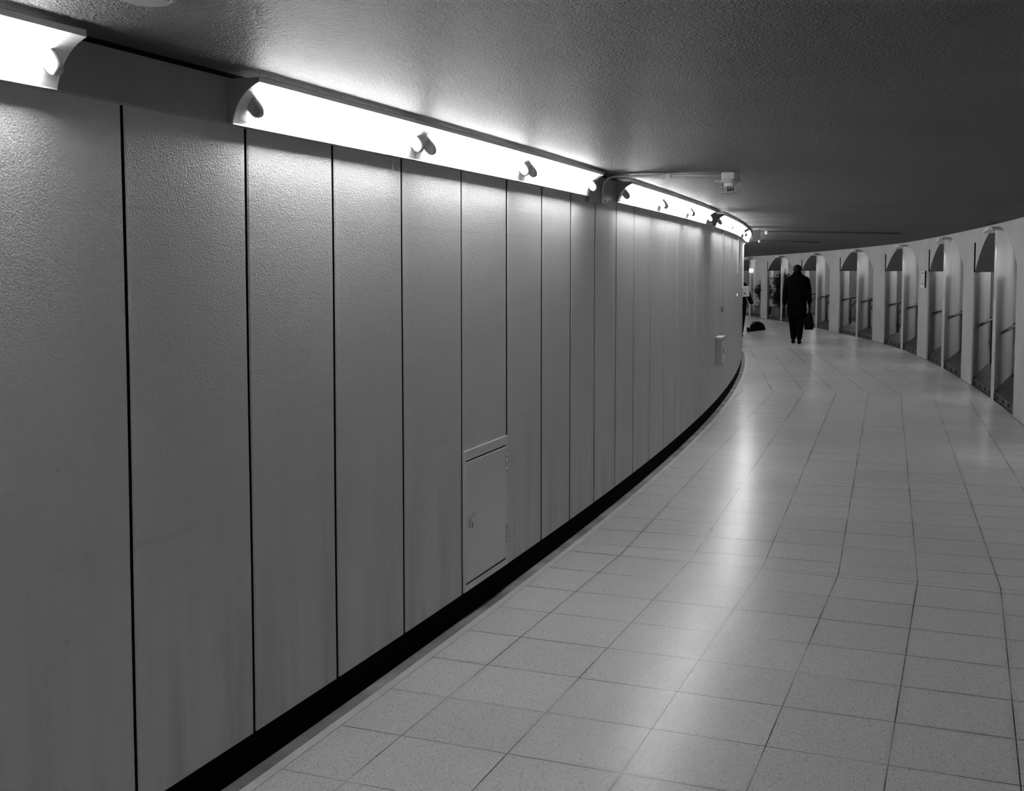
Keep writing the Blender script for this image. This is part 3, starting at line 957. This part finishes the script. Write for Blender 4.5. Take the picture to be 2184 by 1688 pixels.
# ------------------------------------------------------------------ planters and shrubs
def planter(dg0, dg1, h, label, shrub_h=0.0, at=.5, dens=500, spread=.33, flowers=0):
    c = (dg0 + dg1) / 2
    o_, t_, n_ = local_frame(c); ln = abs(dg0 - dg1) / DEG
    root = empty('planter', A_(c, .26, .10), label, 'planter', 'planters in the arcade openings')
    def Q(a, d, z): return o_ + t_ * a + n_ * d + Vector((0, 0, z))
    def lp(x, d0, d1, z): return [Q(-x, d0, z), Q(x, d0, z), Q(x, d1, z), Q(-x, d1, z)]
    m = MB(); hx = ln / 2
    m.rings([lp(hx - .03, .07, .39, .101), lp(hx, .04, .42, h), lp(hx - .03, .07, .39, h), lp(hx - .03, .07, .39, h - .05)], 0, False, False)
    m.face([m.vert(p) for p in lp(hx - .03, .07, .39, .101)])
    m.build('trough', M['planter'], root)
    m = MB(); m.quad(*lp(hx - .03, .07, .39, h - .04)); m.build('soil', M['soil'], root)
    if shrub_h:
        r = random.Random(int(1000 * abs(dg0)))
        m = MB(); tips = []
        cx = (at - .5) * ln
        for q in range(16):
            a = r.uniform(-.5, .5) * spread * 1.7; d = .23 + r.uniform(-.14, .10); top = shrub_h * r.uniform(.45, 1.0)
            b0 = Q(cx + a * .25, .23, h - .045); e = Q(cx + a, d, h + top)
            md = b0.lerp(e, .5) + Vector((r.uniform(-.04, .04), r.uniform(-.04, .04), 0))
            m.tube([b0, md, e], [.009, .006, .003], 5); tips.append((b0, md, e))
        m.build('stem', M['stem'], root)
        m = MB()
        for q in range(dens):
            b0, md, e = r.choice(tips); t = r.random() ** .8
            p = (b0.lerp(md, t * 2) if t < .5 else md.lerp(e, t * 2 - 1)) if t > .12 else md.lerp(e, r.random())
            clump = .075 * (1.0 + .8 * math.sin(p.z * 11 + a * 3))
            g = lambda q: max(-1.7, min(1.7, r.gauss(0, 1))) * q
            p = p + Vector((g(clump), g(clump * .7), g(.05)))
            L_, w_ = r.uniform(.04, .075), r.uniform(.013, .024)
            ax = Vector((r.gauss(0, 1), r.gauss(0, 1), r.gauss(.3, .6))).normalized()
            sd = ax.cross(Vector((r.gauss(0, 1), r.gauss(0, 1), r.gauss(0, 1)))).normalized(); up = ax.cross(sd) * .25
            v = [m.vert(p), m.vert(p + ax * L_ * .45 + sd * w_ + up * w_), m.vert(p + ax * L_), m.vert(p + ax * L_ * .45 - sd * w_ + up * w_), m.vert(p + ax * L_ * .5)]
            m.face((v[0], v[1], v[4])); m.face((v[1], v[2], v[4])); m.face((v[2], v[3], v[4])); m.face((v[3], v[0], v[4]))
        f = m.build('foliage', M['leaf'], root, normals=False)
        if flowers:
            for q in range(flowers):
                m = MB(); p = Q(cx + r.uniform(-.3, .3), .06, h + r.uniform(.0, .25))
                for kk in range(6):
                    a = kk * PI / 3
                    m.rings([[p + Vector((math.cos(a) * (u * .03), -.01 * u, math.sin(a) * u * .03)) + Vector((-math.sin(a), 0, math.cos(a))) * wv for wv in (-.012, .012)] for u in (0, .6, 1.2)], 0, False, True, False)
                m.build('flower', M['flower'], root, normals=False)
    return root
planter(piers[3][1] - .03, fins[3] + .03, .40, 'dark planter holding the tall dark leafy shrub', 1.12, .52, 6500, .40)
planter(fins[3] - FIN_W - .03, piers[4][0] + .25, .44, 'grey planter beside the walking man, low and bare', 0)
planter(fins[2] - FIN_W - .1, piers[3][0] + .06, .36, 'planter of loose shrubs behind the half-hidden person', .85, .5, 4000, .9, flowers=2)

# ------------------------------------------------------------------ people
def skin_body(name, parent_root, joints, edges, base, mat, root_idx=0, levels=2):
    """one continuous figure grown from connected joints; joints: (x, y, z, rx, ry)"""
    me = bpy.data.meshes.new(name)
    me.from_pydata([j[:3] for j in joints], edges, [])
    o = bpy.data.objects.new(name, me); COL.objects.link(o)
    sk = o.modifiers.new('skin', 'SKIN'); sk.use_smooth_shade = True
    for v, j in zip(me.skin_vertices[0].data, joints):
        v.radius = (j[3], j[4]); v.use_root = False
    me.skin_vertices[0].data[root_idx].use_root = True
    sb = o.modifiers.new('sub', 'SUBSURF'); sb.levels = levels; sb.render_levels = levels
    me.materials.append(mat)
    return o

def bake(o):
    """turn the modifiers of a figure into its mesh so that the part is a plain mesh"""
    dg = bpy.context.evaluated_depsgraph_get()
    me = bpy.data.meshes.new_from_object(o.evaluated_get(dg))
    o.modifiers.clear(); o.data = me
    for p in me.polygons: p.use_smooth = True
    return o

def ell(cx, cy, z, rx, ry, n=28, sq=2.3):
    out = []
    for i in range(n):
        a = 2 * PI * i / n
        c, s = math.cos(a), math.sin(a)
        out.append(Vector((cx + rx * math.copysign(abs(c) ** (2 / sq), c), cy + ry * math.copysign(abs(s) ** (2 / sq), s), z)))
    return out

def loft(name, rings, mat, parent, cap=True):
    m = MB(); m.rings(rings, 0, cap, True)
    o = m.build(name, mat, parent, world=False)
    s = o.modifiers.new('sub', 'SUBSURF'); s.levels = 1; s.render_levels = 1
    return o

def limb(name, pts, mat, parent, n=14):
    m = MB(); m.tube([p[:3] for p in pts], [p[3] for p in pts], n)
    o = m.build(name, mat, parent, world=False)
    s = o.modifiers.new('sub', 'SUBSURF'); s.levels = 1; s.render_levels = 1
    return o

def hand(joints, edges, wrist, direction, side, curl=.5):
    """palm, four fingers and a side thumb, added to a skin skeleton; wrist: index"""
    w = Vector(joints[wrist][:3]); d = Vector(direction).normalized()
    sd = Vector((0, 1, 0))                 # fingers lie side by side along the walking direction
    inn = Vector((-side, 0, 0))            # towards the thigh
    p = w + d * .055
    joints.append((*p, .020, .030)); pi = len(joints) - 1; edges.append((wrist, pi))
    for k, (off, ln) in enumerate(((-.030, .062), (-.010, .074), (.010, .070), (.029, .056))):
        a = p + d * .030 + sd * off; b = a + (d * (1 - curl * .4) + inn * curl * .5).normalized() * ln * .5; c = b + (d * (1 - curl) + inn * curl).normalized() * ln * .5
        ia = len(joints)
        joints.append((*a, .0095, .0095)); joints.append((*b, .0085, .0085)); joints.append((*c, .007, .007))
        edges.extend([(pi, ia), (ia, ia + 1), (ia + 1, ia + 2)])
    a = w + d * .028 + sd * .034; b = a + (d * .7 + sd * .6 + inn * .3).normalized() * .030; c = b + (d + inn * .5).normalized() * .026
    ia = len(joints)
    joints.append((*a, .0125, .0125)); joints.append((*b, .0105, .0105)); joints.append((*c, .008, .008))
    edges.extend([(wrist, ia), (ia, ia + 1), (ia + 1, ia + 2)])

def figure(loc, rot, label, tall, armL, armR, coat_hem, stride, headrot=0.0, coat_mat='cloth_black', shoulder=.205, lean=0.0, dark_hands=False):
    """local axes: +y is the way the person faces, +x their right side"""
    root = empty('person', loc, label, 'person', None, rot)
    k = tall / 1.75
    J, E = [], []
    def j(x, y, z, a, b=None):
        J.append((x * k + lean * max(0, z - .9), y * k, z * k, a * k, (b if b is not None else a) * k)); return len(J) - 1
    pel = j(0, 0, .93, .145, .105); waist = j(0, .005, 1.08, .135, .095); chest = j(0, -.01, 1.27, .165, .115); nb = j(0, -.02, 1.44, .075, .07)
    nk = j(0, -.005, 1.50, .055, .058); hd = j(0, .012, 1.585, .070, .086); crown = j(0, .008, 1.675, .060, .078)
    E += [(pel, waist), (waist, chest), (chest, nb), (nb, nk), (nk, hd), (hd, crown)]
    for sx, arm in ((-1, armL), (1, armR)):
        sh = j(sx * shoulder * .90, -.01, 1.375, .050)
        el = j(*arm[0], .043); wr_ = j(*arm[1], .027, .030)
        E += [(nb, sh), (sh, el), (el, wr_)]
        d = (Vector(arm[1]) - Vector(arm[0])).normalized()
        hand(J, E, wr_, d, sx, arm[2])
    for sx, fy in ((-1, stride[0]), (1, stride[1])):
        hip = j(sx * .085, 0, .86, .092); kn_ = j(sx * .080, fy * .45 + .02, .49, .058); an = j(sx * .060, fy, .10, .034)
        he = j(sx * .060, fy - .02, .045, .024); to = j(sx * .066, fy + .10, .032, .026, .018)
        E += [(pel, hip), (hip, kn_), (kn_, an), (an, he), (an, to)]
    body = skin_body('body', root, J, E, None, M['skin'])
    bake(body); body.parent = root
    body.data.materials.append(M['leather'])
    for p_ in body.data.polygons:
        if p_.center.z < (.86 * k if dark_hands else .20): p_.material_index = 1  # dark colour from the hands down, else only the feet
    # face: brow, nose, lips, ears in the same head
    m = MB(); hz, hy = 1.575 * k, .012 * k
    lx = lean * (hz - .9)
    m.rings([[Vector((lx + x, hy + y, z)) for x, y, z in q] for q in (
        ((-.012, .088, hz - .012), (.012, .088, hz - .012), (.010, .084, hz + .05), (-.010, .084, hz + .05)),
        ((-.010, .108, hz - .006), (.010, .108, hz - .006), (.006, .092, hz + .045), (-.006, .092, hz + .045)))], 0, True, True)
    m.build('nose', M['skin'], root, world=False)
    for sx in (-1, 1):
        m = MB(); m.rings([[Vector((lx + sx * (.072 + .012 * t), hy - .005 + .02 * math.cos(2 * PI * i / 10) * q, hz + .01 + .033 * math.sin(2 * PI * i / 10) * q)) for i in range(10)] for t, q in ((0, 1), (.6, 1.1), (1, .8))], 0, True, True)
        m.build('ear', M['skin'], root, world=False)
        m = MB(); m.rings([[Vector((lx + sx * .031 + .012 * q * math.cos(2 * PI * i / 10), hy + .083 + .006 * t, hz + .042 + .007 * q * math.sin(2 * PI * i / 10))) for i in range(10)] for t, q in ((0, 1), (1, .6))], 0, True, True)
        m.build('eye', M['ink'], root, world=False)
    m = MB(); m.box((lx, hy + .086, hz - .035), (.046, .010, .011)); m.build('mouth', M['ink_grey'], root, world=False)
    # hair cap, longer at the nape
    m = MB(); rs = []
    for t in range(9):
        a = PI * .5 * t / 8
        rr = math.cos(a)
        zc = hz + .045 + .075 * math.sin(a)
        ring_ = []
        for i in range(24):
            b = 2 * PI * i / 24
            yy = math.sin(b)
            drop = (.085 * (max(0, -yy) ** .7) + .02 - .03 * max(0, yy)) * (1 if t == 0 else max(0, 1 - t / 2.0))
            ring_.append(Vector((lx + .089 * max(rr, .05) * math.cos(b), hy - .012 + .104 * max(rr, .05) * yy, zc - drop)))
        rs.append(ring_)
    m.rings(rs, 0, True, True); m.build('hair', M['hair'], root, world=False)
    # clothes
    cm = M[coat_mat]
    def C(z): return lean * max(0, z - .9)
    hem = coat_hem
    rings = [ell(C(hem), 0, hem, .215 * k, .155 * k), ell(C(.75), 0, (hem + .95 * k) / 2, .212 * k, .155 * k), ell(C(1.0), 0, .98 * k, .200 * k, .148 * k), ell(C(1.12), 0, 1.12 * k, .195 * k, .142 * k),
             ell(C(1.25), -.005, 1.26 * k, (shoulder + .015) * k, .152 * k), ell(C(1.35), -.01, 1.355 * k, (shoulder + .045) * k, .140 * k), ell(C(1.4), -.012, 1.425 * k, (shoulder + .005) * k, .112 * k),
             ell(C(1.45), -.012, 1.475 * k, .125 * k, .092 * k, sq=2), ell(C(1.5), -.01, 1.505 * k, .088 * k, .086 * k, sq=2)]
    coat = loft('coat', rings, cm, root)
    limbs = []
    for sx, arm in ((-1, armL), (1, armR)):
        e_, w_ = Vector(arm[0]) * k, Vector(arm[1]) * k
        s_ = Vector((sx * shoulder * .93 + C(1.4), -.01, 1.39)) * k
        e_.x += C(1.1); w_.x += C(.95) * 0
        limb('sleeve', [(*(s_ + Vector((-sx * .06, 0, .030)) * k), .050 * k), (*s_, .070 * k), (*(s_.lerp(e_, .5)), .070 * k), (*e_, .062 * k), (*(e_.lerp(w_, .6)), .055 * k), (*(w_ + (w_ - e_).normalized() * .01), .050 * k)], cm, root)
    loft('collar', [ell(C(1.47), -.014, 1.455 * k, .120 * k, .098 * k, sq=2), ell(C(1.5), -.016, 1.51 * k, .098 * k, .094 * k, sq=2), ell(C(1.55), -.02, 1.555 * k, .080 * k, .085 * k, sq=2)], cm, root)
    m = MB()
    for sx, fy in ((-1, stride[0]), (1, stride[1])):
        limb('trouser_leg', [(sx * .085 * k, 0, .92 * k, .115 * k), (sx * .088 * k, fy * .2, .70 * k, .108 * k), (sx * .080 * k, fy * .45 + .02, .49 * k, .088 * k), (sx * .066 * k, fy * .8, .25 * k, .070 * k), (sx * .060 * k, fy - .01, .045 * k, .060 * k)], cm, root)
        m = MB(); sh = []
        for yy, w_, h_ in ((-.095, .030, .050), (-.07, .042, .075), (0, .046, .085), (.07, .050, .065), (.13, .048, .045), (.175, .030, .028)):
            sh.append([Vector((sx * .064 * k + w_ * math.cos(a), fy + yy, .002 + (h_ / 2) * (1 + math.sin(a)))) for a in [2 * PI * i / 14 for i in range(14)]])
        m.rings(sh, 0, True, True); m.build('shoe', M['leather'], root, world=False)
    return root

# the walking man, seen from behind
MAN = Vector((6.167, 24.64, 0)); head_m = -math.atan2(6.17, 24.64) - 0.02
man = figure(MAN, head_m, 'man in a long black coat walking away along the passage, bag in hand', 1.765,
       ((-.245, .00, 1.09), (-.262, .035, .83), .45), ((.245, -.02, 1.10), (.262, .0, .84), .95), .50, (.07, -.10), shoulder=.212, dark_hands=True)
# his briefcase hangs from the lower hand
hx = Matrix.Rotation(head_m, 4, 'Z')
bag_at = MAN + (hx @ Vector((.262, .02, .0)))
br = empty('briefcase', (bag_at.x, bag_at.y, .31), 'black soft briefcase hanging from the walking man\'s hand', 'bag', None, head_m)
m = MB()
def bag_ring(z, hx_, hy_): return [Vector((x, y, z)) for x, y in [(hx_ * math.copysign(abs(math.cos(a)) ** .6, math.cos(a)), hy_ * math.copysign(abs(math.sin(a)) ** .6, math.sin(a))) for a in [2 * PI * i / 20 for i in range(20)]]]
m.rings([bag_ring(z, a, b) for z, a, b in ((0, .085, .17), (.02, .10, .185), (.12, .102, .19), (.24, .085, .18), (.33, .055, .15), (.37, .03, .11))], 0, True, True)
m.build('bag_body', M['leather'], br, world=False)
for sx in (-1, 1):
    m = MB(); m.tube([(sx * .02, -.08, .36), (sx * .016, -.06, .42), (sx * .008, 0, .447), (sx * .016, .06, .42), (sx * .02, .08, .36)], .007, 8)
    m.build('bag_handle', M['leather'], br, world=False)

# the person half hidden by the bend of the wall, facing the camera
PER = Vector((5.42, 27.16, 0)); head_p = PI - math.atan2(5.42, 27.16)
per = figure(PER, head_p, 'person in a dark suit half hidden by the bend, white sheet at the chest', 1.56,
       ((-.265, .06, 1.10), (-.34, .10, .86), .5), ((.27, .05, 1.05), (.22, .15, .90), .5), .72, (.10, -.08), coat_mat='cloth_dark', shoulder=.20, lean=.10)
pm = Matrix.Translation(PER) @ Matrix.Rotation(head_p, 4, 'Z')
m = MB()
n = 6
ids = []
for i in range(n + 1):
    u = i / n
    ids.append([m.vert(pm @ Vector((-.235 + .20 * u + .02 * v, .185 + .012 * math.sin(6 * u + v * 2), .965 + .25 * v - .015 * u))) for v in (0, .33, .66, 1)])
for a, b in zip(ids, ids[1:]):
    for q in range(3): m.face((a[q], b[q], b[q + 1], a[q + 1]))
sh = m.build('paper_sheet', M['white']); sdf = sh.modifiers.new('thick', 'SOLIDIFY'); sdf.thickness = .003
tag(sh, 'white printed sheet held before the chest of the half-hidden person', 'paper')
m = MB(); c = pm @ Vector((-.13, .205, 1.04))
for dx, dz, w_, h_ in ((0, 0, .05, .02), (.01, -.02, .02, .03), (-.02, .012, .03, .02), (.0, .08, .10, .004), (.0, .10, .10, .004)):
    m.box(c + Vector((dx, 0, dz)), (w_, .004, h_), mat=Matrix.Rotation(head_p, 3, 'Z'))
m.build('printed_patch', M['ink_grey'], sh)

# dome-shaped bag standing on the floor by the half-hidden person
bp_ = Vector((6.24, 29.0, 0))
db = empty('dome_bag', bp_, 'black dome-shaped bag on the floor beside the half-hidden person', 'bag', None, -.12); db.rotation_euler = (0, -.13, -.12); db.location.z = .022
m = MB(); rs = []
for yy, q in ((-.13, .80), (-.12, .93), (-.06, 1), (.06, 1), (.12, .93), (.13, .80)):
    rs.append([Vector((.20 * math.cos(a) * q + .03 * 1, yy, .012 + (.235 * math.sin(a) ** .85 if math.sin(a) > 0 else 0) * q)) for a in [PI * i / 22 for i in range(23)]])
m.rings(rs, 0, True, True); m.build('bag_body', M['leather'], db, world=False)
m = MB(); m.rings([[Vector((-.20 + x, y, z)) for y, z in ((-.11, .01), (.11, .01), (.10, .12), (-.10, .12))] for x in (-.03, .02)], 0, True, False)
m.build('side_pocket', M['leather'], db, world=False)
m = MB(); m.tube([(-.08, .05, .222), (-.06, .07, .236), (.06, .07, .240), (.10, .05, .225)], .007, 8); m.build('bag_handle', M['leather'], db, world=False)
